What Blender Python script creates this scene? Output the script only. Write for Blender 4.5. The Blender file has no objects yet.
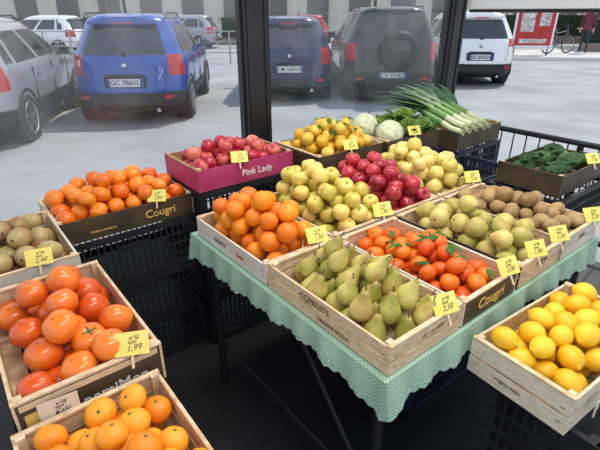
import bpy, math, random
import numpy as np
from mathutils import Matrix, Vector, Euler
random.seed(7); rng=np.random.default_rng(7)
R_=math.radians
TH=R_(38.5); CT,ST=math.cos(TH),math.sin(TH); OX,OY=.21,.87
def TP(s,r,z=0): return (OX+s*CT-r*ST, OY+s*ST+r*CT, z)
sc=bpy.context.scene
sc.view_settings.view_transform='Standard'
def link(o): sc.collection.objects.link(o); return o

# ---------------------------------------------------------------- materials
_mc={}
def mat(name,col,col2=None,rough=.5,metal=0,nscale=6,island=0.0,bump=0,bscale=60,stretch=None,spec=.5,coat=0,contrast=(.35,.65),blush=None,speck=None,emit=None):
    if name in _mc: return _mc[name]
    m=bpy.data.materials.new(name); m.use_nodes=True; nt=m.node_tree; N=nt.nodes; L=nt.links
    b=N['Principled BSDF']; b.inputs['Roughness'].default_value=rough; b.inputs['Metallic'].default_value=metal
    b.inputs['Specular IOR Level'].default_value=spec; b.inputs['Coat Weight'].default_value=coat
    b.inputs['Base Color'].default_value=(*col,1)
    tc=N.new('ShaderNodeTexCoord'); mp=N.new('ShaderNodeMapping'); L.new(tc.outputs['Object'],mp.inputs[0])
    if stretch: mp.inputs['Scale'].default_value=stretch
    if col2 is not None:
        n=N.new('ShaderNodeTexNoise'); n.inputs['Scale'].default_value=nscale; n.inputs['Detail'].default_value=4; L.new(mp.outputs[0],n.inputs['Vector'])
        fac=n.outputs['Fac']
        if island:
            g=N.new('ShaderNodeNewGeometry'); ma=N.new('ShaderNodeMath'); ma.operation='MULTIPLY_ADD'
            sb=N.new('ShaderNodeMath'); sb.operation='SUBTRACT'; sb.inputs[1].default_value=.5
            L.new(g.outputs['Random Per Island'],sb.inputs[0]); L.new(sb.outputs[0],ma.inputs[0]); ma.inputs[1].default_value=island; L.new(fac,ma.inputs[2]); fac=ma.outputs[0]
        r=N.new('ShaderNodeValToRGB'); r.color_ramp.elements[0].position=contrast[0]; r.color_ramp.elements[1].position=contrast[1]
        r.color_ramp.elements[0].color=(*col,1); r.color_ramp.elements[1].color=(*col2,1)
        L.new(fac,r.inputs[0]); co=r.outputs[0]
        for (bc,bs,lo,hi,amt) in ([(blush[0],blush[1],.50,.70,.75)] if blush else [])+([(speck,190,.66,.74,.55)] if speck else []):
            n3=N.new('ShaderNodeTexNoise'); n3.inputs['Scale'].default_value=bs; n3.inputs['Detail'].default_value=1; L.new(mp.outputs[0],n3.inputs['Vector'])
            r3=N.new('ShaderNodeMapRange'); r3.inputs['From Min'].default_value=lo; r3.inputs['From Max'].default_value=hi; r3.inputs['To Max'].default_value=amt; L.new(n3.outputs['Fac'],r3.inputs['Value'])
            mx=N.new('ShaderNodeMix'); mx.data_type='RGBA'; L.new(r3.outputs[0],mx.inputs['Factor']); L.new(co,mx.inputs['A']); mx.inputs['B'].default_value=(*bc,1); co=mx.outputs['Result']
        L.new(co,b.inputs['Base Color'])
    if bump:
        n2=N.new('ShaderNodeTexNoise'); n2.inputs['Scale'].default_value=bscale; n2.inputs['Detail'].default_value=2; L.new(mp.outputs[0],n2.inputs['Vector'])
        bp=N.new('ShaderNodeBump'); bp.inputs['Strength'].default_value=bump; bp.inputs['Distance'].default_value=.002
        L.new(n2.outputs['Fac'],bp.inputs['Height']); L.new(bp.outputs[0],b.inputs['Normal'])
    if emit: b.inputs['Emission Color'].default_value=(*emit[0],1); b.inputs['Emission Strength'].default_value=emit[1]
    _mc[name]=m; return m
WOOD=mat('pale_crate_wood',(.56,.41,.25),(.76,.61,.42),rough=.75,nscale=14,stretch=(3,3,14),bump=.3)
WOODW=mat('bleached_crate_wood',(.64,.55,.42),(.80,.72,.58),rough=.75,nscale=14,stretch=(3,3,12))
CARDW=mat('white_printed_card',(.66,.60,.50),(.78,.74,.66),rough=.6,nscale=8)
CARDK=mat('dark_printed_card',(.035,.028,.02),(.09,.06,.03),rough=.5,nscale=8)
CARDP=mat('pink_printed_card',(.42,.03,.12),(.5,.06,.18),rough=.5,nscale=8)
CARDB=mat('brown_card',(.33,.19,.09),(.42,.26,.13),rough=.6,nscale=8)
BLKP=mat('black_plastic',(.010,.011,.015),(.017,.018,.024),rough=.5,nscale=10)
NAVP=mat('navy_plastic',(.010,.015,.036),(.018,.025,.05),rough=.5,nscale=10)
INK=mat('dark_ink',(.05,.05,.06),rough=.7)
INKW=mat('white_ink',(.85,.82,.75),rough=.7)
INKG=mat('gold_ink',(.75,.5,.12),rough=.6)
INKB=mat('brown_ink',(.22,.13,.08),rough=.7)
INKR=mat('red_ink',(.5,.03,.03),rough=.7)
TAG=mat('yellow_tag_card',(.74,.64,.12),(.82,.74,.22),rough=.5,nscale=20)
STEM=mat('stem_brown',(.10,.06,.025),rough=.8)
LEAF=mat('leaf_green',(.02,.09,.012),(.05,.16,.02),rough=.6,nscale=30,spec=.3)
METAL=mat('dark_post_metal',(.018,.018,.022),(.03,.03,.035),rough=.35,metal=.3,nscale=4)

# ---------------------------------------------------------------- mesh builder
class MB:
    def __init__(s): s.V=[];s.F=[];s.M=[];s.n=0
    def add(s,V,F,M=0):
        V=np.asarray(V,float); o=s.n; s.V.append(V); s.n+=len(V)
        for k,f in enumerate(F):
            s.F.append([i+o for i in f]); s.M.append(M if isinstance(M,int) else M[k])
    def box(s,c,d,m=0,rot=None):
        x,y,z=d[0]/2,d[1]/2,d[2]/2
        V=np.array([(-x,-y,-z),(x,-y,-z),(x,y,-z),(-x,y,-z),(-x,-y,z),(x,-y,z),(x,y,z),(-x,y,z)])
        if rot is not None: V=V@np.array(Euler(rot).to_matrix()).T
        s.add(V+np.array(c),[(0,3,2,1),(4,5,6,7),(0,1,5,4),(1,2,6,5),(2,3,7,6),(3,0,4,7)],m)
    def tmpl(s,T,c=(0,0,0),sc_=1,rot=None,mo=0):
        V=T[0]*sc_
        if rot is not None: V=V@np.array(rot).T
        s.add(V+np.array(c),T[1],[k+mo for k in T[2]])
    def tube(s,P,R,m=0,seg=10,cap=True,flat=1.0):
        P=[Vector(p) for p in P]; n=len(P)
        if not hasattr(R,'__len__'): R=[R]*n
        V=[];prev=None
        for i in range(n):
            t=(P[min(i+1,n-1)]-P[max(i-1,0)]).normalized()
            a=prev if prev is not None else (Vector((1,0,0)) if abs(t.x)<.8 else Vector((0,1,0)))
            u=(a-t*a.dot(t)).normalized(); prev=u; w=t.cross(u)
            for k in range(seg):
                an=2*math.pi*k/seg; V.append(P[i]+R[i]*(math.cos(an)*u+flat*math.sin(an)*w))
        F=[(i*seg+k,i*seg+(k+1)%seg,(i+1)*seg+(k+1)%seg,(i+1)*seg+k) for i in range(n-1) for k in range(seg)]
        if cap: F.append(tuple(range(seg))[::-1]); F.append(tuple((n-1)*seg+k for k in range(seg)))
        s.add([tuple(v) for v in V],F,m)
    def leaf(s,p,d,L,W,m=0,droop=.3,up=(0,0,1)):
        p=Vector(p);d=Vector(d).normalized();u=Vector(up); w=d.cross(u)
        if w.length<.01: w=Vector((1,0,0))
        w.normalize();u=w.cross(d)
        V=[];n=7
        for i in range(n):
            t=i/(n-1); c=p+d*L*t-u*(droop*L*t*t); ww=W*math.sin(math.pi*min(.98,max(.04,t)))**.8
            V+=[c-w*ww+u*ww*.25,c,c+w*ww+u*ww*.25]
        F=[]
        for i in range(n-1):
            a=i*3; F+=[(a,a+1,a+4,a+3),(a+1,a+2,a+5,a+4)]
        s.add([tuple(v) for v in V],F,m)
    def obj(s,name,mats,loc=(0,0,0),rz=0,rot=None,smooth=True,ang=40,parent=None):
        me=bpy.data.meshes.new(name); me.from_pydata(np.concatenate(s.V).tolist(),[],s.F)
        for m in mats: me.materials.append(m)
        me.polygons.foreach_set('material_index',s.M)
        if smooth:
            me.shade_smooth(); me.set_sharp_from_angle(angle=R_(ang))
        me.update(); o=link(bpy.data.objects.new(name,me)); o.location=loc
        o.rotation_euler=rot if rot else (0,0,rz)
        if parent: o.parent=parent
        return o
def text(parent,body,loc,rot,size,m,name='label_text',sx=1,bold=.012,shear=0):
    c=bpy.data.curves.new(name,'FONT'); c.body=body; c.size=size; c.extrude=.0004; c.align_x='CENTER'; c.align_y='CENTER'; c.offset=size*bold; c.shear=shear
    c.materials.append(m); o=link(bpy.data.objects.new(name,c)); o.parent=parent; o.location=loc; o.rotation_euler=rot; o.scale=(sx,1,1); return o
def smoothp(P,n=18):
    P=np.array(P,float); Q=np.vstack([2*P[0]-P[1],P,2*P[-1]-P[-2]]); out=[]
    for t in np.linspace(0,len(P)-1.0001,n):
        i=int(t);u=t-i; p0,p1,p2,p3=Q[i:i+4]
        out.append(.5*((2*p1)+(-p0+p2)*u+(2*p0-5*p1+4*p2-p3)*u*u+(-p0+3*p1-3*p2+p3)*u**3))
    out=np.array(out); out[:,0]=np.maximum(out[:,0],0.0); out[0]=P[0]; out[-1]=P[-1]; return out
def lathe(P,seg=20,m=0,lob=(0,4)):
    V=[];rings=[]
    for (r,z) in P:
        if r<1e-6: rings.append([len(V)]); V.append((0,0,z))
        else:
            st=len(V)
            for k in range(seg):
                a=2*math.pi*k/seg; rr=r*(1+lob[0]*math.cos(lob[1]*a)); V.append((rr*math.cos(a),rr*math.sin(a),z))
            rings.append(list(range(st,st+seg)))
    F=[]
    for A,B in zip(rings[:-1],rings[1:]):
        for k in range(seg):
            k2=(k+1)%seg
            if len(A)==1 and len(B)==1: continue
            if len(A)==1: F.append((A[0],B[k2],B[k]))
            elif len(B)==1: F.append((A[k],A[k2],B[0]))
            else: F.append((A[k],A[k2],B[k2],B[k]))
    return (np.array(V),F,[m]*len(F))
def comb(*T):
    V=[];F=[];M=[];o=0
    for t in T:
        V.append(t[0]); F+=[tuple(i+o for i in f) for f in t[1]]; M+=list(t[2]); o+=len(t[0])
    return (np.concatenate(V),F,M)
def tubeT(P,R,m=1,seg=6):
    b=MB(); b.tube(P,R,m,seg); return (np.concatenate(b.V),b.F,b.M)
def leafT(p,d,L,W,m=1,droop=.2,up=(0,0,1)):
    b=MB(); b.leaf(p,d,L,W,m,droop,up); return (np.concatenate(b.V),b.F,b.M)
SPH=lambda n:[(math.sin(math.pi*i/n) if 0<i<n else 0,-math.cos(math.pi*i/n)) for i in range(n+1)]
T_orange=comb(lathe(smoothp([(0,-.93),(.35,-.92),(.72,-.7),(.98,-.2),(.98,.25),(.75,.67),(.4,.9),(.12,.93),(0,.9)],16)),lathe([(0,.88),(.1,.93),(.07,.97),(0,.98)],8,1))
T_tang=comb(lathe(smoothp([(0,-.72),(.35,-.8),(.75,-.6),(1,-.1),(.97,.2),(.75,.58),(.4,.76),(.15,.78),(0,.72)],15),20,0,(.015,9)),lathe([(0,.70),(.13,.76),(.08,.82),(0,.84)],8,1))
T_persim=comb(lathe(smoothp([(0,-.66),(.4,-.78),(.8,-.62),(1,-.1),(.98,.22),(.78,.62),(.42,.82),(.1,.86),(0,.85)],16),24,0,(.035,4)),
   lathe([(0,.845),(.05,.87),(.03,.90),(0,.91)],8,1),*[leafT((0,0,-.72),(math.cos(a),math.sin(a),.05),.55,.25,1,-.1,(0,0,-1)) for a in (0,1.57,3.14,4.71)])
T_apple=comb(lathe(smoothp([(0,-.66),(.2,-.8),(.45,-.86),(.78,-.62),(.97,-.1),(1,.18),(.9,.52),(.66,.8),(.4,.85),(.18,.74),(0,.55)],20),20,0,(.015,5)),tubeT([(0,0,.55),(.03,0,.8),(.1,.02,1.05)],[.04,.03,.045]),
   lathe([(0,-.70),(.09,-.78),(.05,-.82),(0,-.8)],6,1))
_p=lathe(smoothp([(0,-.92),(.22,-.99),(.62,-.88),(.93,-.48),(1,-.05),(.86,.42),(.62,.85),(.44,1.25),(.35,1.55),(.2,1.74),(0,1.78)],24),20,0,(.02,3))
_p=(_p[0],_p[1],[2 if np.mean([_p[0][i][2] for i in f])>1.62 else 0 for f in _p[1]])
T_pear=comb(_p,tubeT([(0,0,1.75),(.04,0,2.05),(.16,.02,2.4)],[.06,.045,.07]),lathe([(0,-.93),(.12,-1.0),(.06,-1.05),(0,-1.03)],7,1))
T_pearr=comb(lathe(smoothp([(0,-.92),(.22,-.97),(.62,-.86),(.93,-.45),(1,0),(.86,.45),(.62,.8),(.42,1.05),(.25,1.2),(0,1.24)],20),20,0,(.02,3)),tubeT([(0,0,1.2),(.04,0,1.4),(.12,.02,1.65)],[.06,.045,.07]),lathe([(0,-.91),(.12,-.98),(.06,-1.03),(0,-1.01)],7,1))
T_lemon=comb(lathe(smoothp([(0,-1.28),(.12,-1.26),(.24,-1.14),(.6,-.92),(.9,-.5),(1,0),(.9,.5),(.6,.9),(.26,1.10),(.14,1.2),(0,1.24)],20),18,0),lathe([(0,1.2),(.08,1.25),(.05,1.29),(0,1.3)],6,1))
T_kiwi=comb(lathe(smoothp([(0,-1.25),(.3,-1.2),(.75,-.85),(1,-.15),(1,.2),(.75,.88),(.3,1.2),(0,1.24)],15),16,0),lathe([(0,1.2),(.14,1.25),(.1,1.32),(0,1.33)],7,1),lathe([(0,-1.33),(.08,-1.3),(.12,-1.22),(0,-1.2)],7,1))
T_melon=comb(lathe(SPH(20),48,0,(.02,10)),tubeT([(0,0,.97),(.03,0,1.12),(.12,0,1.2)],[.07,.05,.06]))

M_orange=[mat('orange_peel',(.80,.18,.005),(.93,.31,.01),rough=.34,island=.6,bump=.5,bscale=500),mat('button_green',(.10,.14,.03),rough=.7)]
M_tang=[mat('tangerine_peel',(.82,.24,.005),(.93,.39,.02),rough=.34,island=.7,bump=.5,bscale=450),_mc['button_green']]
M_mand=[mat('mandarin_peel',(.76,.10,.008),(.87,.20,.01),rough=.34,island=.6,bump=.4,bscale=450),_mc['button_green']]
M_persim=[mat('persimmon_skin',(.66,.09,.008),(.84,.21,.02),rough=.26,island=.5,nscale=11,bump=.05,bscale=30,coat=.25,speck=(.35,.05,.01)),mat('persimmon_calyx',(.09,.06,.025),(.16,.13,.05),rough=.7)]
M_persb=[mat('persimmon_skin_light',(.78,.155,.008),(.90,.27,.02),rough=.28,island=.6,nscale=11,coat=.2),_mc['persimmon_calyx']]
M_pink=[mat('pink_apple_skin',(.46,.02,.05),(.80,.24,.17),rough=.25,island=.5,nscale=16,contrast=(.42,.85),coat=.2),STEM]
M_red=[mat('red_apple_skin',(.28,.008,.03),(.54,.035,.055),rough=.22,island=.5,nscale=16,coat=.25,speck=(.7,.35,.2)),STEM]
M_yg=[mat('yellow_green_apple_skin',(.54,.48,.07),(.80,.64,.17),rough=.32,island=.5,nscale=16,coat=.1,speck=(.45,.33,.08)),STEM]
M_ya=[mat('yellow_apple_skin',(.64,.54,.12),(.86,.70,.24),rough=.32,island=.5,nscale=16,coat=.1,speck=(.5,.38,.12)),STEM]
M_pear=[mat('green_pear_skin',(.34,.35,.06),(.64,.57,.17),rough=.42,island=.5,nscale=18,bump=.1,bscale=200,blush=((.46,.28,.09),15),speck=(.28,.20,.06)),STEM,mat('pear_neck_russet',(.30,.24,.07),(.42,.36,.11),rough=.6,nscale=40)]
M_pearb=[mat('russet_pear_skin',(.38,.37,.08),(.60,.53,.17),rough=.42,island=.5,nscale=22,bump=.1,blush=((.48,.32,.10),14),speck=(.28,.20,.06)),STEM]
M_kiwi=[mat('kiwi_skin',(.27,.17,.07),(.45,.31,.14),rough=.75,island=.5,nscale=20,bump=.6,bscale=350),STEM]
M_kiwig=[mat('green_kiwi_skin',(.30,.15,.06),(.46,.37,.15),rough=.35,island=.7,nscale=12,bump=.2,bscale=200),STEM]
M_lemon=[mat('lemon_peel',(.86,.47,.01),(.94,.61,.03),rough=.32,island=.6,bump=.5,bscale=420),_mc['button_green']]
M_mixy=[mat('yellow_citrus_peel',(.72,.42,.03),(.84,.58,.10),rough=.35,island=.6,bump=.4,bscale=400),_mc['button_green'],LEAF]

def pile(name,T,mats,s,r,z,wx,wy,R,n,mound=.05,sq=.85,tilt=.5,lie=False,leaves=0,flip=0,rz=0,zoff=0,jit=.09,lean=None):
    hx,hy=wx/2-R*1.0-.008,wy/2-R*1.0-.008; P=[]
    for k in range(n):
        c=rng.uniform(-1,1,(300,2))*np.array([hx,hy]); zz=np.full(300,R*sq)
        if P:
            A=np.array(P); d2=((c[:,None,:]-A[None,:,:2])**2).sum(2); D=(2*R*.985)**2
            h=np.where(d2<D,A[None,:,2]+sq*np.sqrt(np.maximum(D-d2,0)),0); zz=np.maximum(zz,h.max(1))
        e=(c[:,0]/hx)**2+(c[:,1]/hy)**2
        cost=zz+mound*e; i=int(np.argmin(cost)); P.append((c[i,0],c[i,1],zz[i]))
    b=MB()
    for (x,y,q) in P:
        f=1+random.uniform(-jit,jit*.4)
        if lie: rot=Euler((R_(90)+random.gauss(0,.25),random.gauss(0,.2),random.uniform(0,6.28))).to_matrix()
        else:
            a=random.uniform(0,6.28); t=abs(random.gauss(0,tilt))
            if lean is not None: a=lean+random.gauss(0,.5); t=random.gauss(tilt,.2)
            if random.random()<flip: t=math.pi-t
            rot=Matrix.Rotation(t,3,Vector((math.cos(a),math.sin(a),0)))@Matrix.Rotation(random.uniform(0,6.28),3,'Z')
        sh=np.array(rot)@np.diag([random.uniform(.96,1.03),random.uniform(.96,1.03),random.uniform(.94,1.06)])
        b.tmpl(T,(x,y,q+zoff),R*f,sh)
    P.sort(key=lambda p:-p[2])
    for k in range(leaves):
        x,y,q=P[k%min(len(P),14)]; a=random.uniform(0,6.28)
        b.leaf((x,y,q+R*sq*.9),(math.cos(a),math.sin(a),.25),random.uniform(.035,.06),.011,2 if len(mats)>2 else 1,.6)
    return b.obj(name,mats,TP(s,r,z),TH+rz,ang=60)

# ---------------------------------------------------------------- crates
def crate(name,s,r,z,wx,wy,h,side=WOOD,end=WOOD,labels=(),rz=0,inner=WOOD,slats=2):
    b=MB(); t=.006
    nb=6
    for i in range(nb):
        w=wx/nb; b.box((-wx/2+w*(i+.5),0,.006),(w*.88,wy-.004,.005),0)
    for k in (-1,1): b.box((0,k*(wy/2-.02),.0015),(wx-.01,.03,.003),0)
    for sx in (-1,1):
        for sy in (-1,1):
            x=sx*(wx/2-t-.009);y=sy*(wy/2-t-.009); b.box((x,y,h/2+.006),(.018,.018,h+.010),0)
    gap=.008
    for ax in (0,1):
        for sg in (-1,1):
            m=1 if ax==0 else 2
            ns=slats
            sh=(h-gap*(ns-1))/ns
            for q in range(ns):
                zc=sh/2+q*(sh+gap)+.003
                if ax==0: b.box((sg*(wx/2-t/2),0,zc),(t,wy,sh),m); b.box((sg*(wx/2-t-.001),0,zc),(.002,wy-.04,sh-.002),3)
                else: b.box((0,sg*(wy/2-t/2),zc),(wx-2*t,t,sh),m); b.box((0,sg*(wy/2-t-.001),zc),(wx-.04,.002,sh-.002),3)
    for sg in (-1,1):
        if wx>=wy: b.box((sg*(wx/2-.006),0,h+.006),(.014,wy,.006),3)
        else: b.box((0,sg*(wy/2-.006),h+.006),(wx,.014,.006),3)
    for sx in (-1,1):
        for q in (.3,.7):
            b.box((sx*(wx/2-.02),-wy/2-.0005,h*q),(.010,.0015,.002),4); b.box((-wx/2-.0005,sx*(wy/2-.02),h*q),(.0015,.010,.002),4)
    o=b.obj(name,[WOOD,side,end,inner,mat('staple_steel',(.4,.4,.4),rough=.3,metal=1)],TP(s,r,z),TH+rz,smooth=False)
    for (f,body,u,v,size,m) in labels:
        if f=='y': text(o,body,(u,-wy/2-.0012,v),(R_(90),0,0),size,m)
        else: text(o,body,(-wx/2-.0012,u,v),(R_(90),0,R_(-90)),size,m)
    return o
def patch(o,face,wx,wy,u,v,w,h,m,name='printed_panel'):
    b=MB()
    if face=='y': b.box((u,-wy/2-.0006,v),(w,.0008,h),0)
    else: b.box((-wx/2-.0006,u,v),(.0008,w,h),0)
    p=b.obj(name,[m],smooth=False); p.parent=o
def plastic(s,r,z,wx,wy,h,m=BLKP,name='black_plastic_crate',rz=0):
    b=MB(); t=.012
    for ax in (0,1):
        Ln=wy if ax==0 else wx
        for sg in (-1,1):
            def bx(u,zc,w,hh,tt=t):
                if ax==0: b.box((sg*(wx/2-t/2),u,zc),(tt,w,hh),0)
                else: b.box((u,sg*(wy/2-t/2),zc),(w,tt,hh),0)
            bx(0,h-.014,Ln,.026,t*1.5); bx(0,.02,Ln,.034)
            bx(0,h*.5,Ln-.01,.010)
            bx(0,h*.3,Ln-.01,.006); bx(0,h*.7,Ln-.01,.006)
            n=int(Ln/.028)
            for k in range(n+1): bx(-Ln/2+.008+(Ln-.016)*k/n,h/2,.007,h-.02,.009)
            bx(0,h*.72,.14,.02)
    for sx in (-1,1):
        for sy in (-1,1): b.box((sx*(wx/2-.018),sy*(wy/2-.018),h/2),(.036,.036,h-.004),0)
    b.box((0,0,.008),(wx-.03,wy-.03,.006),0)
    return b.obj(name,[m],TP(s,r,z),TH+rz,smooth=False)
def stack(s,r,wx,wy,ztop,n,m=BLKP,name='black_plastic_crate'):
    z0=.013; h=(ztop-z0)/n
    for i in range(n): plastic(s,r,z0+i*h,wx,wy,h-.001,m,name)
def tag(s,r,z,yaw=0,tilt=35,a='2,50',w=.078,h=.055,m=TAG):
    b=MB(); b.box((0,0,h/2),(w,.0012,h),0); b.box((0,.003,-.01),(.006,.004,.04),1)
    o=b.obj('price_tag',[m,WOOD],TP(s,r,z),smooth=False); o.rotation_euler=(R_(-tilt),0,TH+R_(yaw))
    text(o,a,(.004,-.0012,h*.30),(R_(90),R_(-6),0),h*.36,INK,bold=-.01,shear=.35); text(o,'al kg',(w*.06,-.0012,h*.76),(R_(90),R_(-8),0),h*.24,INK,bold=-.01,shear=.4)
    text(o,'Italia',(0,-.0012,h*.55),(R_(90),R_(-5),0),h*.20,INK,bold=-.01,shear=.4)

ZT=.794
WX,WY=.292,.505
RA=.222; RB=.732; WYB=.478
cells=[.128,.432,.738,1.045]
# front row on the table
crate('wooden_fruit_crate',cells[0],RA,ZT,WX,WY,.082,labels=[('x','COFRUITS',.03,.060,.028,INKB),('x','ORIGINE SICILIA',-.05,.021,.018,INKB),('y','cat. I  cal. 65/70',.02,.062,.014,INKB)])
pile('green_pear_pile',T_pear,M_pear,cells[0],RA,ZT+.010,WX,WY,.0325,42,.06,1.0,.42,zoff=.002,lean=.4)
crate('wooden_fruit_crate',cells[1],RA,ZT,WX,WY,.078,CARDW,CARDK,labels=[('y','Cougri',0,.043,.05,INKG)],slats=1)
pile('mandarin_pile',T_tang,M_mand+[LEAF],cells[1],RA,ZT+.010,WX,WY,.0305,54,.04,.8,.6,leaves=22)
crate('wooden_fruit_crate',cells[2],RA,ZT,WX,WY,.080,CARDK,WOOD,labels=[('y','FRUTTA',0,.058,.02,INKB)])
pile('russet_pear_pile',T_pearr,M_pearb,cells[2],RA,ZT+.012,WX,WY,.0365,31,.05,1.0,.3,lie=True)
crate('wooden_fruit_crate',cells[3],RA,ZT,WX,WY,.080,WOOD,CARDW,labels=[('y','KIWI',0,.058,.022,INKB)])
pile('kiwi_pile',T_kiwi,M_kiwi,cells[3],RA,ZT+.012,WX,WY,.0285,62,.05,.95,.3,lie=True)
# second row
crate('wooden_fruit_crate',cells[0],RB,ZT,WX,WYB,.070,CARDW,CARDW,labels=[('x','ARANCE',.06,.036,.022,INKB),('x','di sicilia',-.08,.036,.015,INKR)],slats=1)
pile('orange_pile',T_orange,M_orange,cells[0],RB,ZT+.010,WX,WYB,.036,44,.05,.93,.8)
crate('wooden_fruit_crate',cells[1],RB,ZT,WX,WYB,.078,CARDW,CARDW,slats=1)
pile('yellow_green_apple_pile',T_apple,M_yg,cells[1],RB,ZT+.010,WX,WYB,.0345,70,.05,.86,.6)
crate('wooden_fruit_crate',cells[2],RB,ZT,WX,WYB,.078,CARDW,WOOD,slats=1)
pile('red_apple_pile',T_apple,M_red,cells[2],RB,ZT+.010,WX,WYB,.035,60,.05,.86,.6)
crate('wooden_fruit_crate',cells[3],RB,ZT,WX,WYB,.078,CARDW,CARDW,slats=1)
pile('yellow_apple_pile',T_apple,M_ya,cells[3],RB,ZT+.010,WX,WYB,.035,66,.05,.86,.6)
# third row on plastic crates
stack(.38,1.385,.54,.36,.86,3)
crate('wooden_fruit_crate',.38,1.385,.862,.53,.35,.10,CARDP,CARDP,labels=[('y','Pink Lady',.05,.048,.045,INKW)],slats=1,inner=CARDB)
pile('pink_apple_pile',T_apple,M_pink,.38,1.385,.872,.53,.35,.037,50,.04,.86,.6)
stack(.925,1.25,.47,.40,.86,3,NAVP)
crate('wooden_fruit_crate',.925,1.25,.862,.46,.38,.09,CARDK,CARDK,slats=1)
pile('yellow_citrus_pile',T_orange,M_mixy,.925,1.25,.872,.46,.38,.034,74,.06,.9,.8,leaves=34)
stack(1.42,1.23,.50,.38,.85,3,NAVP)
crate('wooden_fruit_crate',1.42,1.23,.852,.48,.36,.10,CARDK,CARDK,slats=1)
stack(1.98,1.15,.50,.38,.82,3,NAVP)
crate('wooden_fruit_crate',1.98,1.15,.822,.48,.36,.11,CARDK,CARDK,slats=1,inner=CARDB)
stack(1.55,.78,.5,.34,.80,3,NAVP)
stack(1.73,.40,.56,.38,.80,3)
crate('wooden_fruit_crate',1.73,.40,.802,.50,.32,.10,CARDK,CARDK,slats=1,inner=CARDK)
# left side
stack(-.185,1.45,.60,.36,.745,3)
crate('wooden_fruit_crate',-.175,1.45,.747,.58,.34,.095,WOOD,CARDK,labels=[('y','Cougri',.13,.048,.05,INKG),('y','frutta e verdura',-.12,.035,.016,INKG)],slats=1)
pile('persimmon_pile',T_persim,M_persb,-.175,1.45,.759,.58,.34,.0375,70,.06,.82,.5)
stack(-.61,1.20,.33,.50,.75,3)
crate('wooden_fruit_crate',-.61,1.20,.752,.30,.48,.10,CARDW,CARDW,labels=[('y','BIO FRUTTA',0,.05,.025,INKR)])
pile('kiwi_pile',T_kiwi,M_kiwig,-.61,1.20,.764,.30,.48,.036,36,.05,.95,.3,lie=True)
stack(-.61,.61,.33,.52,.75,3)
c=crate('wooden_fruit_crate',-.59,.61,.752,.325,.52,.105,WOOD,CARDK,labels=[('y','persiMon',.045,.044,.04,INKW)],slats=1)
patch(c,'y',.325,.52,0,.096,.30,.016,WOOD); patch(c,'y',.325,.52,-.11,.045,.07,.06,INKG)
pile('persimmon_pile',T_persim,M_persim,-.59,.61,.764,.325,.52,.0425,34,.04,.82,.5,flip=.08)
stack(-.61,.07,.33,.52,.69,3)
crate('wooden_fruit_crate',-.61,.08,.692,.315,.50,.110,WOOD,WOOD)
pile('tangerine_pile',T_tang,M_tang,-.61,.08,.702,.315,.50,.0335,68,.04,.78,.5)
# lemons right
stack(.60,-.27,.56,.30,.658,2)
LR=R_(-4)
crate('wooden_fruit_crate',.540,-.222,.660,.50,.28,.112,WOODW,WOODW,labels=[('y','LIMONI',.05,.08,.026,INKB),('x','origine italia',.02,.035,.016,INKB)],rz=LR)
pile('lemon_pile',T_lemon,M_lemon,.540,-.222,.672,.50,.28,.0315,60,.035,1.0,.3,lie=True,rz=LR)
# table with cloth
b=MB()
x0,x1,y0,y1=-.035,1.215,-.04,1.0
zt=ZT-.006
b.box(((x0+x1)/2,(y0+y1)/2,zt-.010),(x1-x0,y1-y0,.024),0)
for sx in (x0+.06,x1-.06):
    for sy in (y0+.06,y1-.06): b.tube([(sx,sy,.013),(sx,sy,zt-.02)],.016,1,10)
    b.tube([(sx,y0+.06,.25),(sx,y1-.06,.25)],.01,1,8)
    b.tube([(sx,y0+.06,.25),(sx,(y0+y1)/2,zt-.022)],.008,1,8)
b.tube([(x0+.06,y1-.06,.3),(x1-.06,y1-.06,.3)],.01,1,8)
b.obj('folding_table',[mat('table_board',(.2,.16,.12),rough=.6),mat('table_leg_black',(.01,.01,.012),rough=.6)],TP(0,0,0),TH)
b=MB(); b.box(((x0+x1)/2,(y0+y1)/2,zt+.0035),(x1-x0+.004,y1-y0+.004,.002),0)
per=[]; st=.005
def edge(a,bb,nx,ny):
    n=int(math.dist(a,bb)/st)
    for i in range(n): t=i/n; per.append((a[0]+(bb[0]-a[0])*t,a[1]+(bb[1]-a[1])*t,nx,ny))
edge((x0,y0),(x1,y0),0,-1);edge((x1,y0),(x1,y1),1,0);edge((x1,y1),(x0,y1),0,1);edge((x0,y1),(x0,y0),-1,0)
V=[];n=len(per)
for k,(x,y,nx,ny) in enumerate(per):
    q=k*st; wv=math.sin(q*52)+.5*math.sin(q*23+1); dc=min(math.dist((x,y),(cx,cy)) for cx in (x0,x1) for cy in (y0,y1))
    hang=.052+.045*math.exp(-dc/.045)+.010*math.sin(q*7); lace=.018+.010*abs(math.sin(q*100))
    for j in range(6):
        if j<5: f=j/4; zz=hang*f
        else: f=1.2; zz=hang+lace
        o=.003+.010*f+.006*f*wv
        V.append((x+nx*o,y+ny*o,zt+.0045-zz))
F=[(k*6+j,k*6+j+1,((k+1)%n)*6+j+1,((k+1)%n)*6+j) for k in range(n) for j in range(5)]
MM=[1 if j==4 else 0 for k in range(n) for j in range(5)]
b.add(V,F,MM)
cm=mat('green_gingham_cloth',(.2,.45,.33),rough=.85); nt=cm.node_tree; ck=nt.nodes.new('ShaderNodeTexChecker'); ck.inputs['Scale'].default_value=160
ck.inputs['Color1'].default_value=(.24,.43,.32,1); ck.inputs['Color2'].default_value=(.42,.57,.46,1)
tc=nt.nodes.new('ShaderNodeTexCoord'); nt.links.new(tc.outputs['Object'],ck.inputs['Vector']); nt.links.new(ck.outputs[0],nt.nodes['Principled BSDF'].inputs['Base Color'])
b.obj('gingham_tablecloth',[cm,mat('cloth_lace_hem',(.20,.38,.28),(.50,.64,.55),rough=.9,nscale=260,contrast=(.45,.55))],TP(0,0,0),TH)
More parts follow.
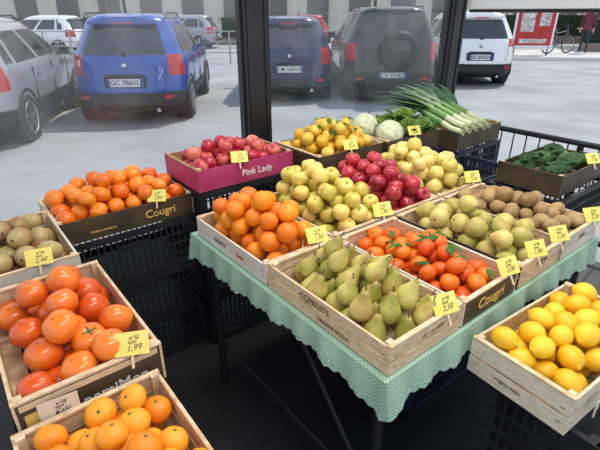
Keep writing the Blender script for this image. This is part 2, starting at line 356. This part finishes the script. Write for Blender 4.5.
stack(.80,.45,.56,.38,.46,2,NAVP)

# veg: melons
b=MB()
for (x,y,z,q,tx) in [(-.14,.09,.115,.08,.3),(-.11,-.08,.10,.08,1.1)]:
    b.tmpl(T_melon,(x,y,z),q,Euler((tx,.3,tx*3)).to_matrix())
b.obj('melon_pile',[mat('melon_rind',(.50,.58,.36),(.76,.78,.60),rough=.6,nscale=60,bump=.6,bscale=150),STEM],TP(1.42,1.23,.862),TH)
low=lathe(SPH(6),8)
def crown(b,c,R,cone=False,n=90,m=0):
    for i in range(n):
        f=(i+.5)/n; ph=i*2.39996; th=math.acos(1-f*1.15) ; d=Vector((math.sin(th)*math.cos(ph),math.sin(th)*math.sin(ph),math.cos(th)))
        q=R*(.10+.13*f**.5)*random.uniform(.85,1.15)
        p=Vector(c)+Vector((d.x*R*.9,d.y*R*.9,d.z*R*(1.0 if cone else .62)))
        if cone:
            T=lathe([(0,-.5),(.8,-.4),(.9,0),(.5,.8),(.2,1.4),(0,1.6)],8); rt=d.to_track_quat('Z','Y').to_matrix()
            b.tmpl(T,p,q,rt,m)
        else:
            b.tmpl(low,p,q*1.15,None,m)
    b.tube([(c[0],c[1],c[2]-R*.95),(c[0],c[1],c[2]-R*.3),(c[0],c[1],c[2]+R*.4)],[R*.26,R*.35,R*.7],m+1,10)
b=MB()
for (x,y,z,R) in [(.03,.08,.10,.062),(.05,-.09,.10,.065),(.17,.06,.095,.06),(.17,-.09,.095,.062),(.10,0,.15,.058)]:
    crown(b,(x,y,z),R,True)
    for k in range(7):
        a=k*.9+x*9; b.leaf((x+math.cos(a)*R*.7,y+math.sin(a)*R*.7,z-.03),(math.cos(a),math.sin(a),1.4),.11,.028,2,.3)
b.obj('romanesco_pile',[mat('romanesco_green',(.11,.21,.035),(.24,.36,.07),rough=.6,island=.5),mat('pale_stalk',(.35,.45,.15),rough=.6),LEAF],TP(1.42,1.23,.862),TH)
b=MB()
for k in range(10):
    x=-.195+.0433*k; crown(b,(x,(-.07 if k%2 else .065)+random.uniform(-.01,.01),.080+.012*(k%3)),.048,False,80)
    a=random.uniform(0,6.28); b.leaf((x,-.07 if k%2 else .065,.08),(math.cos(a),math.sin(a),1.6),.09,.02,2,.4)
b.obj('broccoli_pile',[mat('broccoli_green',(.022,.065,.022),(.06,.13,.05),rough=.8,island=.5,bump=.8,bscale=300),mat('broccoli_stalk',(.12,.22,.07),rough=.6),LEAF],TP(1.73,.40,.812),TH)
# leeks
b=MB()
for k in range(9):
    x=-.17+.042*k; z0=.13+.03*(k%2); bx=x*.9
    P=[(bx+random.uniform(-.01,.01),-.18,z0-.01),(bx,-.11,z0),(bx,-.05,z0+.02)]
    b.tube(P,[.017,.017,.019],0,12)
    b.tube([P[2],(bx,.10,z0+.06)],[.019,.023],1,12)
    for q in range(12):
        a=q*.52; b.tube([(P[0][0]+.01*math.cos(a),-.18,P[0][2]+.01*math.sin(a)),(P[0][0]+.016*math.cos(a),-.205,P[0][2]+.015*math.sin(a)-.003)],.0012,0,4)
    for q in range(8):
        a=(q-3.5)*.15+x*.6; b.leaf((bx,.04,z0+.045),(math.sin(a),math.cos(a),.38+.16*(q%2)),.34+.04*(q%3),.022,2 if q%3 else 1,.25)
b.obj('leek_bunch',[mat('leek_white',(.50,.58,.34),(.66,.70,.48),rough=.4,nscale=30,stretch=(10,1,10)),mat('leek_light_green',(.16,.30,.09),rough=.4),mat('leek_leaf_green',(.03,.09,.04),(.08,.18,.08),rough=.5,nscale=20,stretch=(10,1,10))],TP(1.90,1.15,.822),TH)

# price tags
for (s,r,z,y,a) in [(.20,-.035,.885,-15,'2,50'),(.52,-.035,.882,-15,'2,00'),(.69,-.035,.885,-20,'1,80'),(1.13,-.035,.885,-25,'2,20'),(.86,-.03,.885,-22,'1,50'),
    (.20,.485,.885,-15,'1,50'),(.53,.485,.892,-20,'1,80'),(1.14,.485,.892,-25,'2,00'),(.33,1.20,.97,-25,'2,50'),(.9,1.045,.965,-20,'3,00'),(1.4,1.035,.965,-20,'1,90'),
    (-.06,1.27,.85,-30,'2,80'),(-.58,.95,.865,-15,'2,40'),(1.80,.23,.915,-25,'1,90'),(-.50,.342,.87,-25,'1,99')]:
    tag(s,r,z,y,38,a)
tag(-.67,.335,.80,-5,0,'Kaki',.08,.05,CARDW)
tag(.38,-.372,.71,0,0,'2 kg',.05,.035,CARDW)

# ---------------------------------------------------------------- enclosure
b=MB(); b.box((.6,.05,.006),(4.1,3.5,.012),0)
b.obj('floor',[mat('shade_dark_floor_tile',(.010,.010,.013),(.020,.021,.026),rough=.5,nscale=3)],TP(0,0,0),TH)  # dark tile, with the stall's shade put into its near-black colour
RG=1.72
def post(s,r,w=.155,d=.10,h=2.7):
    b=MB(); b.box((0,0,h/2),(w,d,h),0); 
    for k in (-1,1): b.box((k*w*.36,-d/2-.004,h/2),(w*.18,.008,h),0); b.box((k*(w/2+.006),0,h/2),(.012,.03,h),0)
    b.box((0,0,.01+.012),(w*1.5,d*1.5,.02),0)
    b.obj('metal_post',[METAL],TP(s,r,0),TH,smooth=False)
SP=[-1.10,.766,2.63]
for s in SP: post(s,RG)
gm=bpy.data.materials.new('clear_plastic_sheet'); gm.use_nodes=True; nt=gm.node_tree; N=nt.nodes; L=nt.links; N.remove(N['Principled BSDF'])
out=N['Material Output']; tr=N.new('ShaderNodeBsdfTransparent'); df=N.new('ShaderNodeBsdfTranslucent'); df.inputs[0].default_value=(.85,.88,.92,1)
d2=N.new('ShaderNodeBsdfDiffuse'); d2.inputs[0].default_value=(.8,.83,.88,1); md=N.new('ShaderNodeMixShader'); md.inputs[0].default_value=.4; L.new(df.outputs[0],md.inputs[1]); L.new(d2.outputs[0],md.inputs[2])
gl=N.new('ShaderNodeBsdfGlossy'); gl.inputs['Roughness'].default_value=.06
tc=N.new('ShaderNodeTexCoord'); mpp=N.new('ShaderNodeMapping'); mpp.inputs['Scale'].default_value=(1,1,.5); L.new(tc.outputs['Object'],mpp.inputs[0])
no=N.new('ShaderNodeTexNoise'); no.inputs['Scale'].default_value=3.2; no.inputs['Detail'].default_value=6; no.inputs['Distortion'].default_value=.6; L.new(mpp.outputs[0],no.inputs['Vector'])
mr=N.new('ShaderNodeMapRange'); mr.inputs['From Min'].default_value=.42; mr.inputs['From Max'].default_value=.72; mr.inputs['To Min'].default_value=.02; mr.inputs['To Max'].default_value=.17; L.new(no.outputs['Fac'],mr.inputs['Value'])
m1=N.new('ShaderNodeMixShader'); L.new(mr.outputs[0],m1.inputs[0]); L.new(tr.outputs[0],m1.inputs[1]); L.new(md.outputs[0],m1.inputs[2])
n2=N.new('ShaderNodeTexNoise'); n2.inputs['Scale'].default_value=2.5; L.new(tc.outputs['Object'],n2.inputs['Vector']); bp=N.new('ShaderNodeBump'); bp.inputs['Strength'].default_value=.2; bp.inputs['Distance'].default_value=.05; L.new(n2.outputs['Fac'],bp.inputs['Height']); L.new(bp.outputs[0],gl.inputs['Normal'])
lw=N.new('ShaderNodeFresnel'); lw.inputs['IOR'].default_value=1.55; m2=N.new('ShaderNodeMixShader'); L.new(lw.outputs[0],m2.inputs[0]); L.new(m1.outputs[0],m2.inputs[1]); L.new(gl.outputs[0],m2.inputs[2]); L.new(m2.outputs[0],out.inputs[0])
for i,(a,c) in enumerate(zip(SP[:-1],SP[1:])):
    b=MB(); w=c-a-.20; b.add([(-w/2,0,.08),(w/2,0,.08),(w/2,0,2.6),(-w/2,0,2.6)],[(0,1,2,3)],0)
    for z in (.06,2.62): b.box((0,0,z),(w,.05,.05),1)
    b.obj('window_%d'%(i+1),[gm,METAL],TP((a+c)/2,RG,0),TH,smooth=False)
b=MB(); b.tube([(2.63,1.60,.80),(2.63,-1.5,.80)],.02,0,10); b.tube([(2.63,1.60,.15),(2.63,-1.5,.15)],.02,0,10)
for r in (1.60,.6,-.5,-1.5): b.tube([(2.63,r,.013),(2.63,r,.80)],.018,0,10)
for k in range(32): b.tube([(2.63,1.55-.097*k,.15),(2.63,1.55-.097*k,.80)],.005,0,6)
b.obj('side_railing',[METAL],TP(0,0,0),TH)
b=MB(); b.box((2.66,.05,1.9),(.01,3.1,.56),0); b.tube([(2.65,1.6,1.61),(2.65,-1.5,1.61)],.012,1,8)
b.obj('awning_valance',[mat('white_awning',(.8,.82,.85),rough=.7),METAL],TP(0,0,0),TH)
# unseen canopy, added overhead to shade the stall interior
b=MB(); b.box((.65,.1,2.76),(4.4,4.0,.02),0)
for k in range(6): b.box((-1.4+.82*k,.1,2.73),(.05,3.9,.04),1)
b.obj('added_shade_canopy',[mat('shade_canopy_fabric',(.72,.70,.66),(.8,.78,.74),rough=.8,nscale=3),METAL],TP(0,0,0),TH,smooth=False)
for s,r in [(-.3,-.5),(.9,-.1),(.5,.9)]:  # added fill lights in box housings, out of view, to brighten the fruit
    x,y,z=TP(s,r,2.64); li=bpy.data.lights.new('added_fill_light','AREA'); li.shape='RECTANGLE'; li.size=1.2; li.size_y=.35; li.energy=21; li.color=(1,.93,.84)
    b=MB(); b.box((0,0,.04),(1.24,.39,.05),0); lo=b.obj('fill_light_box',[mat('fill_light_box_grey',(.7,.7,.7),rough=.4)],(x,y,z),TH,smooth=False)
    l2=link(bpy.data.objects.new('light',li)); l2.parent=lo; l2.location=(0,0,.005)

# ---------------------------------------------------------------- outside ground
b=MB(); b.box((0,30,-.05),(160,110,.1),0)
b.obj('asphalt_ground',[mat('asphalt',(.26,.275,.295),(.36,.375,.395),rough=.85,nscale=.8,bump=.5,bscale=60)])
b=MB(); b.box((30,21.8,.06),(50,13,.12),0,(0,0,R_(-6))); b.box((29.3,15.3,.065),(50,.25,.13),1,(0,0,R_(-6)))
b.obj('sidewalk',[mat('sidewalk_concrete',(.46,.45,.43),(.56,.55,.53),rough=.85,nscale=2),mat('kerb_stone',(.62,.62,.6),rough=.8)])

# ---------------------------------------------------------------- cars
GLS=mat('car_glass',(.015,.02,.025),rough=.05,spec=.9); RUB=mat('tyre_rubber',(.015,.015,.016),rough=.8); RIM=mat('alloy_rim',(.45,.46,.48),rough=.3,metal=.9)
LMP=mat('tail_lamp_red',(.42,.008,.012),rough=.15,coat=.6); PLT=mat('licence_plate_white',(.75,.76,.78),rough=.4); TRM=mat('black_trim',(.018,.018,.02),rough=.55); CHR=mat('chrome',(.6,.6,.62),rough=.12,metal=1); PBL=mat('plate_blue',(.02,.06,.35),rough=.4); WLM=mat('clear_lamp',(.7,.7,.7),rough=.1)
def ring(w,ya,yb,rc,nR=26,nS=30,bl=.05):
    h=(yb-ya)/2; cy=(ya+yb)/2; rc=min(rc,w*.8,h*.5); P=[]; A=[]
    for i in range(nR): A.append((-1+2*i/nR,-1,'r'))
    for i in range(nS): A.append((1,-1+2*i/nS,'s'))
    for i in range(nR): A.append((1-2*i/nR,1,'f'))
    for i in range(nS): A.append((-1,1-2*i/nS,'l'))
    for (a,q,_) in A:
        x=a*w;y=q*h; ix=max(-(w-rc),min(w-rc,x)); iy=max(-(h-rc),min(h-rc,y)); dx,dy=x-ix,y-iy; d=math.hypot(dx,dy)
        if dx and dy: x=ix+dx/d*rc;y=iy+dy/d*rc
        bul=bl*((x/w)**2) if iy<=-(h-rc)+1e-6 else 0
        tap=1-.07*max(0,(y/h))**3-.035*max(0,(-y/h))**3
        P.append((x*tap,cy+y+bul))
    return P,A
def car(name,x,y,head,paint,L=4.0,W=1.75,H=1.52,clad=True,spare=False,plate='GC 786VL',lamp=(2,4),rails=True,wr=.31,full=True,lampw=.72,z0=0,win=.74):
    w=W/2; k=H/1.52; b=MB()
    lv=[(.20,w*.84,.16,L-.22,.3),(.30,w*.95,.04,L-.08,.35),(.48*k,w*.985,.0,L,.40),(.56*k,w*.985,.015,L,.40),(.70*k,w*1.0,.045,L-.01,.40),(.82*k,w*.995,.07,L-.08,.40),(.95*k,w*.965,.10,L-.90,.36),
        (.98*k,w*.94,.13,L-1.0,.34),(1.10*k,w*.885,.19,L-1.22,.32),(1.22*k,w*.83,.26,L-1.45,.32),(1.345*k,w*.77,.36,L-1.75,.30),(1.42*k,w*.725,.36,L-1.92,.30),(1.475*k,w*.65,.40,L-2.05,.30),(1.51*k,w*.50,.55,L-2.3,.25),(1.52*k,w*.3,.8,L-2.5,.2)]
    if spare: lv=[(z,min(hw*1.02,w),ya*.6,yb,rc*.75) for (z,hw,ya,yb,rc) in lv]
    V=[]
    for (z,hw,ya,yb,rc) in lv:
        P,A=ring(hw,ya,yb,rc,bl=.03 if spare else .07); V+=[(p[0],p[1],z) for p in P]
    n=len(A);F=[];M=[]
    for q in range(len(lv)-1):
        for i in range(n):
            j=(i+1)%n; F.append((q*n+i,q*n+j,(q+1)*n+j,(q+1)*n+i)); a,bb,t=A[i]; a2,b2,_=A[j] ; am=(a+a2)/2 if abs(a2-a)<1 else a; bm=(bb+b2)/2; m=0
            if q==0 or (q==1 and clad): m=2
            if q in (7,8,9):
                ww=win+(.05 if q<9 else 0)
                if t=='r' and abs(am)<ww: m=1
                if t=='f' and abs(am)<.86: m=1
                if t in 'sl' and -.80<bm<.92 and not(-.02<bm<.06) and not(-.62<bm<-.54) and not(q==9 and bm<-.70): m=1
            if lamp[0]<=q<lamp[1] and ((t=='r' and abs(am)>lampw) or (t in 'sl' and bm<-.88)): m=3
            if q==4 and ((t=='f' and abs(am)>.65)): m=4
            M.append(m)
    F.append(tuple((len(lv)-1)*n+i for i in range(n))); M.append(0); F.append(tuple(range(n))[::-1]); M.append(2)
    b.add(V,F,M)
    wb=L*.62; yr=.76*L/4
    for sx in (-1,1):
        for yy in (yr,yr+wb):
            rt=Matrix.Rotation(R_(90)*sx,3,'Y')
            hub=(sx*(w-.115),yy,wr)
            tyre=lathe([(.0,-.09),(wr*.9,-.09),(wr,-.06),(wr,.085),(wr*.93,.105),(wr*.70,.105),(wr*.66,.08),(0,.07)],28,5)
            b.tmpl(tyre,hub,1,rt)
            b.tmpl(lathe([(0,.068),(wr*.16,.10),(wr*.16,.085),(wr*.2,.078),(0,.078)],20,6),hub,1,rt)
            b.tmpl(lathe([(wr*.60,.08),(wr*.68,.107),(wr*.70,.1),(wr*.66,.07)],28,6),hub,1,rt)
            for s5 in range(5):
                a=s5*1.2566; c_=(hub[0]+sx*.088,yy+math.sin(a)*wr*.38,wr+math.cos(a)*wr*.38); b.box(c_,(.02,.05,wr*.62),6,(-a,0,0))
            arc=[(sx*(w-.035),yy+math.cos(t)*(wr+.055),wr+math.sin(t)*(wr+.055)) for t in np.linspace(-.25,math.pi+.25,16)]
            b.tube(arc,.035,2 if clad else 0,8)
            b.tmpl(lathe([(0,-.1),(wr+.045,-.1),(wr+.045,.095),(0,.095)],28,2),(sx*(w-.115),yy,wr+.0),1,rt)
    b.box((0,.02,.38*k),(W*.58,.07,.12),2)
    zp=(.62 if not spare else .47)*k
    b.box((0,.035,zp+.01),(.60,.06,.17),2)
    b.box((0,.0,zp),(.52,.012,.112),7); b.box((-.24,-.0065,zp),(.04,.003,.11),8); b.box((.24,-.0065,zp),(.04,.003,.11),8)
    b.box((0,.04,zp+.105),(.5,.03,.022),2)
    b.tmpl(lathe(SPH(8),14,9),(0,.075,.84*k),.045,None)
    b.box((0,.17,1.03*k),(.40,.012,.018),2,(R_(-25),.12,0)); b.box((.0,.13,.985*k),(.06,.05,.05),2)
    b.box((0,.36,1.40*k),(W*.56,.14,.035),0); b.box((0,.288,1.39*k),(.3,.012,.018),3)
    for sx in (-1,1):
        b.box((sx*w*.70,.045,.42*k),(.13,.05,.045),3)
        b.tube([(sx*w*.66,.045,.52*k),(sx*w*.69,.075,.72*k),(sx*w*.70,.13,.93*k)],.004,2,6)
        ym=L-1.42; b.box((sx*(w+.06),ym,1.0*k),(.18,.09,.13),0); b.box((sx*(w+.06),ym-.047,1.0*k),(.15,.01,.10),1); b.box((sx*(w-.05),ym,.97*k),(.12,.05,.04),2)
        for yd in (yr+.42,yr+.42+.85,yr+.42+1.65): b.box((sx*(w-.006),yd,.66*k),(.012,.008,.5),2)
        for yd in (yr+.62,yr+1.5): b.box((sx*(w-.002),yd,.80*k),(.03,.16,.025),0)
        if rails: b.tube([(sx*w*.68,.52,1.45*k),(sx*w*.68,.62,1.52*k),(sx*w*.68,L-2.4,1.52*k),(sx*w*.68,L-2.25,1.46*k)],.013,2,8)
        if sx>0: b.tube([(sx*w*.5,.02,.24),(sx*w*.5,.3,.24)],.03,9,10)
        b.box((sx*w*.45,L-.03,.42),(.3,.06,.1),2)
    b.box((0,L-.01,.60*k),(.7,.05,.14),2)
    b.box((.2,.85,1.55*k),(.012,.012,.10),2)
    if spare:
        b.tmpl(lathe([(0,-.10),(.32,-.10),(.345,-.07),(.345,.06),(.31,.095),(.22,.10),(.20,.085),(0,.10)],30,2),(0.06,-.07,.86*k),1,Matrix.Rotation(R_(90),3,'X'))
        b.tmpl(lathe([(0,.09),(.19,.085),(.2,.10),(.185,.105),(0,.112)],30,0),(0.06,-.07,.86*k),1,Matrix.Rotation(R_(90),3,'X'))
    o=b.obj(name,[paint,GLS,TRM,LMP,WLM,RUB,RIM,PLT,PBL,CHR],(x,y,z0),R_(head),ang=38)
    if full: text(o,plate,(0,-.0085,zp),(R_(90),0,0),.10,INK,'plate_text')
    return o
def paint(n,c,c2=None): return mat(n,c,c2 or tuple(v*1.15 for v in c),rough=.25,metal=.25,coat=.8,nscale=1)
car('hatchback_car',-4.34,5.25,11,paint('silver_paint',(.30,.32,.35)),4.1,1.74,1.56,True,plate='FT 432KZ',lampw=.80,lamp=(4,7))
car('hatchback_car',-2.60,6.95,5,paint('blue_paint',(.012,.065,.34)),4.0,1.76,1.59,True,lampw=.76,lamp=(4,7))
car('hatchback_car',-.20,8.9,2,paint('navy_paint',(.010,.020,.075)),3.8,1.70,1.54,False,plate='CM 560VX',lamp=(4,7),rails=False,lampw=.80)
car('sport_utility_vehicle',1.73,8.8,1,paint('black_paint',(.012,.013,.016)),4.2,1.76,1.70,True,True,plate='CX 731BZ',lamp=(4,7),wr=.34,lampw=.84)
car('sport_utility_vehicle',4.15,11.0,-3,paint('white_paint',(.75,.76,.77)),4.3,1.80,1.63,True,plate='ER 204GH',wr=.34,lamp=(5,7),lampw=.74)
for (x,y,h,cn,cc) in [(-14,20,80,'grey_paint',(.3,.31,.33)),(-9,20.5,84,'white_paint',0),(-20,19.5,80,'navy_paint',0),(1.5,24,88,'red_paint',(.35,.02,.02)),(-4,24,88,'silver_paint',0)]:
    car('hatchback_car',x,y,h,_mc[cn] if cn in _mc else paint(cn,cc),4.1,1.75,1.5,False,full=False,rails=False,lamp=(4,7))
b=MB()
for k in range(32):
    x=-24+k*.9; b.tube([(x,16.5,0),(x,16.5,1.05)],.03,0,8)
for z in (.35,.70,1.02): b.tube([(-24,16.5,z),(3.9,16.5,z)],.02,0,8)
b.obj('street_railing',[mat('galvanised_steel',(.35,.36,.38),rough=.5,metal=.5)])
b=MB(); b.box((0,46,5),(120,8,10),0)
for k in range(34):
    x=-58+k*3.5
    b.box((x,41.97,1.5),(1.8,.1,2.8),1); b.box((x,41.95,3.05),(2.1,.2,.2),2)
    b.box((x,41.97,6.2),(1.2,.1,1.8),1); b.box((x,41.92,5.2),(1.5,.25,.12),2)
b.box((0,41.9,4.1),(120,.3,.25),2); b.box((0,41.8,10.1),(121,.8,.4),2)
b.obj('building_facade',[mat('stucco',(.60,.55,.47),(.68,.63,.55),rough=.9,nscale=1),mat('facade_glass',(.10,.10,.10),rough=.2),mat('stone_trim',(.6,.58,.54),rough=.8)],smooth=False)
for x,y,z in [(-16,18,0),(-6.5,18.5,0),(3.0,20,0),(15,30,0)]:
    b=MB(); b.tube([(0,0,0),(0,0,.5),(0,0,6)],[.11,.07,.05],0,10); b.tube([(0,0,5.9),(.3,0,6.3),(1.2,0,6.4)],.035,0,8); b.box((1.4,0,6.38),(.55,.2,.1),1)
    b.obj('street_lamp',[METAL,WLM],(x,y,z))
for x,y,z in [(-11,28,0),(-2,30,0),(7,31,0),(16,32,0)]:
    b=MB(); b.tube([(0,0,0),(.05,0,1.5),(0,.05,3.2)],[.22,.17,.14],0,12)
    for k in range(9):
        a=k*.8; P=Vector((0,.05,3.0+.05*k)); d=Vector((math.cos(a),math.sin(a),1.1)); b.tube([P,P+d*1.0,P+d*1.9+Vector((0,0,.4))],[.08,.05,.02],0,8)
        for q in range(4):
            e=d+Vector((random.uniform(-1,1),random.uniform(-1,1),.3)); b.tube([P+d*(.8+.3*q),P+d*(.8+.3*q)+e*.7],[.03,.008],0,6)
    b.obj('bare_tree',[mat('bark',(.12,.10,.08),(.2,.17,.14),rough=.9,nscale=8)],(x,y,z))
# hedges
def hedge(x,y,z,L_,W_,H_,n,rz=0):
    b=MB(); b.box((0,0,H_*.12),(L_,W_,H_*.24),1)
    b.box((0,0,H_*.55),(L_*.92,W_*.8,H_*.7),0)
    for i in range(n):
        p=Vector((random.uniform(-L_/2,L_/2),random.uniform(-W_/2,W_/2),H_*random.uniform(.25,.98))); d=Vector((random.gauss(0,1),random.gauss(0,1),random.uniform(0,1.2)))
        b.leaf(p,d,random.uniform(.08,.16),.035,2,.3)
    b.obj('hedge_planter',[mat('hedge_core',(.012,.03,.01),rough=.9),mat('planter_box',(.25,.2,.16),rough=.8),LEAF],(x,y,z),rz)
hedge(12.9,20.3,.12,2.0,.6,1.35,900,R_(-6)); hedge(11.5,26.0,.12,8,.7,1.5,1500,R_(-6)); hedge(-13,26,0,8,.8,1.5,1200); hedge(-1.5,27,0,6,.8,1.5,900)
# market stall + posters + bike
b=MB()
for x in (-2.6,2.6):
    for y in (-1.4,1.4): b.tube([(x,y,.0),(x,y,2.2)],.03,1,8)
b.add([(-3,-1.8,1.9),(3,-1.8,1.9),(3,1.8,1.9),(-3,1.8,1.9),(-3,-1.8,2.2),(3,-1.8,2.2),(3,1.8,2.2),(-3,1.8,2.2),(-1,0,3.1),(1,0,3.1)],[(0,1,5,4),(1,2,6,5),(2,3,7,6),(3,0,4,7),(4,5,9,8),(6,7,8,9),(5,6,9),(7,4,8)],0)
b.box((0,.3,.78),(4.6,1.2,.06),2); b.box((0,-.32,.40),(4.6,.02,.75),3)
for k in range(9): b.box((-2+.5*k,.2,.88),(.42,.6,.14),2); [b.tmpl(low,(-2+.5*k+random.uniform(-.15,.15),.2+random.uniform(-.2,.2),1.0),.07,None,4+(k+j)%3) for j in range(10)]
b.obj('market_stall',[_mc['white_awning'],METAL,WOOD,mat('stall_cloth',(.10,.16,.10),rough=.8),mat('stall_red',(.5,.05,.04)),LEAF,mat('stall_yellow',(.8,.5,.05))],(15.6,22.6,.12),R_(-5))
b=MB(); b.box((0,0,.95),(1.45,.04,1.5),0); b.box((0,-.025,1.0),(1.3,.01,1.3),1); b.box((-.28,-.032,1.15),(.48,.006,.65),2); b.box((.32,-.032,1.25),(.38,.006,.45),2); b.box((0,-.032,.50),(1.0,.006,.15),2)
for k in (-1,1): b.tube([(k*.6,0,0),(k*.6,0,1.72)],.025,3,8)
b.obj('advertising_board',[_mc['white_awning'],mat('poster_red',(.55,.03,.04),(.4,.02,.03),rough=.4,nscale=3),mat('poster_white',(.8,.78,.74),(.35,.3,.3),rough=.4,nscale=12),METAL],(8.75,18.3,.12),R_(-8))
b=MB()
def hoop(cy,z,R,t,m):
    n=28;P=[(0,cy+R*math.cos(2*math.pi*i/n),z+R*math.sin(2*math.pi*i/n)) for i in range(n+1)]; b.tube(P,t,m,6,False)
for cy in (0,1.02):
    hoop(cy,.34,.33,.02,1); hoop(cy,.34,.30,.008,2)
    for i in range(14): a=i*.449; b.tube([(0,cy,.34),(0,cy+.3*math.cos(a),.34+.3*math.sin(a))],.002,2,4)
for A_,B_ in [((0,0,.34),(0,.42,.30)),((0,.42,.30),(0,.30,.80)),((0,0,.34),(0,.32,.72)),((0,.42,.30),(0,.86,.74)),((0,.32,.74),(0,.84,.82)),((0,1.02,.34),(0,.83,.95))]: b.tube([A_,B_],.016,0,8)
b.tube([(0,.83,.95),(0,.80,1.02)],.014,0,8); b.tube([(-.28,.70,1.03),(-.1,.80,1.02),(.1,.80,1.02),(.28,.70,1.03)],.012,1,8); b.tube([(0,.12,.86),(0,.27,.87),(0,.40,.86)],[.07,.05,.02],1,10,True,.5); b.tube([(0,.30,.78),(0,.28,.87)],.013,2,8)
b.tube([(-.1,.42,.18),(-.1,.42,.30),(.1,.42,.30),(.1,.42,.42)],.012,1,6)
b.obj('bicycle',[mat('bike_paint',(.10,.12,.14),rough=.3),RUB,CHR],(9.75,19.0,.12),R_(-70))
# person
pe=link(bpy.data.objects.new('standing_person',None)); pe.location=(11.25,19.2,.12); pe.rotation_euler=(0,0,R_(-35))
J=[((0,0,.96),.135),((0,.0,1.14),.125),((0,.01,1.33),.155),((0,.01,1.47),.07),((0,0,1.54),.055)]; E=[(0,1),(1,2),(2,3),(3,4)]
for sx in (-1,1):
    q=len(J); J+=[((sx*.17,.01,1.40),.07),((sx*.235,.03,1.13),.052),((sx*.22,-.10,.91),.034)]; E+=[(2,q),(q,q+1),(q+1,q+2)]
    q=len(J); J+=[((sx*.09,0,.88),.095),((sx*.11,-.04*sx-.02,.50),.064),((sx*.115,.04-.06*sx,.10),.045),((sx*.13,-.10-.06*sx,.045),.04)]; E+=[(0,q),(q,q+1),(q+1,q+2),(q+2,q+3)]
me=bpy.data.meshes.new('body'); me.from_pydata([j[0] for j in J],E,[]); ob=link(bpy.data.objects.new('body_src',me))
try:
    ob.modifiers.new('Skin','SKIN'); su=ob.modifiers.new('Sub','SUBSURF'); su.levels=2; su.render_levels=2
    sk=me.skin_vertices[0].data
    for i,j in enumerate(J): sk[i].radius=(j[1],j[1]*.8); sk[i].use_root=(i==0)
    dg=bpy.context.evaluated_depsgraph_get(); dg.update(); nm=bpy.data.meshes.new_from_object(ob.evaluated_get(dg))
    bo=link(bpy.data.objects.new('body',nm)); bo.parent=pe
    nm.materials.clear()
    for m_ in [mat('jacket_maroon',(.13,.02,.04),(.18,.03,.05),rough=.8),mat('trousers_dark',(.03,.035,.06),rough=.8),mat('shoe_dark',(.02,.02,.02),rough=.5),mat('skin_tone',(.55,.32,.22),rough=.5)]: nm.materials.append(m_)
    for p in nm.polygons:
        z=p.center.z; p.material_index=2 if z<.12 else (1 if z<.86 and abs(p.center.x)<.19 else (3 if z>1.49 else 0)); p.use_smooth=True
except Exception as ex: print('skin fail',ex)
bpy.data.objects.remove(ob)
b=MB()
head=lathe(smoothp([(0,-1.1),(.35,-1.05),(.62,-.75),(.82,-.2),(.88,.3),(.75,.8),(.4,1.08),(0,1.15)],16),20,0)
b.tmpl(head,(0,-.005,1.64),.105,None)
b.tmpl(lathe(smoothp([(.92,-.1),(.98,.3),(.84,.9),(.45,1.18),(0,1.25)],10),20,1),(0,.012,1.645),.105,None)
b.tube([(0,.05,1.60),(0,.06,1.53)],[.075,.05],1,12)
b.tube([(0,-.09,1.66),(0,-.115,1.625)],[.008,.015],0,8)
for sx in (-1,1):
    b.tmpl(low,(sx*.036,-.088,1.665),.012,None,2); b.tmpl(low,(sx*.095,0,1.65),.022,None,0)
b.tube([(-.025,-.088,1.585),(0,-.094,1.583),(.025,-.088,1.585)],.005,3,6)
for sx in (-1,1):
    w0=Vector((sx*.22,-.10,.91)); b.tube([w0,w0+Vector((0,-.03,-.05)),w0+Vector((0,-.045,-.09))],[.026,.036,.032],0,10,True,.55)
    for f in range(4):
        p=w0+Vector(((f-1.5)*.017,-.045,-.088)); l=[.06,.075,.07,.055][f]; b.tube([p,p+Vector((0,-.008,-l*.45)),p+Vector((0,.004,-l*.8)),p+Vector((0,.018,-l))],[.009,.0085,.008,.006],0,6)
    p=w0+Vector((-sx*.03,-.025,-.04)); b.tube([p,p+Vector((-sx*.02,-.015,-.025)),p+Vector((-sx*.018,-.015,-.055))],[.012,.010,.007],0,6)
b.obj('head_and_hands',[mat('skin_tone',(.55,.32,.22)),mat('hair_dark',(.03,.02,.015),rough=.7),INK,mat('lips',(.4,.15,.13))],parent=pe)

# ---------------------------------------------------------------- light
w=bpy.data.worlds.new('World'); sc.world=w; w.use_nodes=True; nt=w.node_tree; N=nt.nodes; L=nt.links
bg=N['Background']; tc=N.new('ShaderNodeTexCoord'); sp=N.new('ShaderNodeSeparateXYZ'); L.new(tc.outputs['Generated'],sp.inputs[0]); r=N.new('ShaderNodeValToRGB')
r.color_ramp.elements[0].position=0; r.color_ramp.elements[0].color=(.95,.97,1,1); r.color_ramp.elements[1].position=.8; r.color_ramp.elements[1].color=(.62,.76,1,1)
L.new(sp.outputs['Z'],r.inputs[0]); L.new(r.outputs[0],bg.inputs[0]); bg.inputs[1].default_value=1.05
sl=bpy.data.lights.new('sun','SUN'); sl.energy=3.4; sl.angle=R_(2); sl.color=(1,.93,.80); so=link(bpy.data.objects.new('sun',sl)); so.rotation_euler=(R_(-22),R_(25),0)
cam=bpy.data.cameras.new('camera'); cam.lens=27; cam.sensor_width=36; cam.clip_end=300
co=link(bpy.data.objects.new('camera',cam)); co.location=(0,0,1.6); co.rotation_euler=(R_(90-25.3),0,0); sc.camera=co
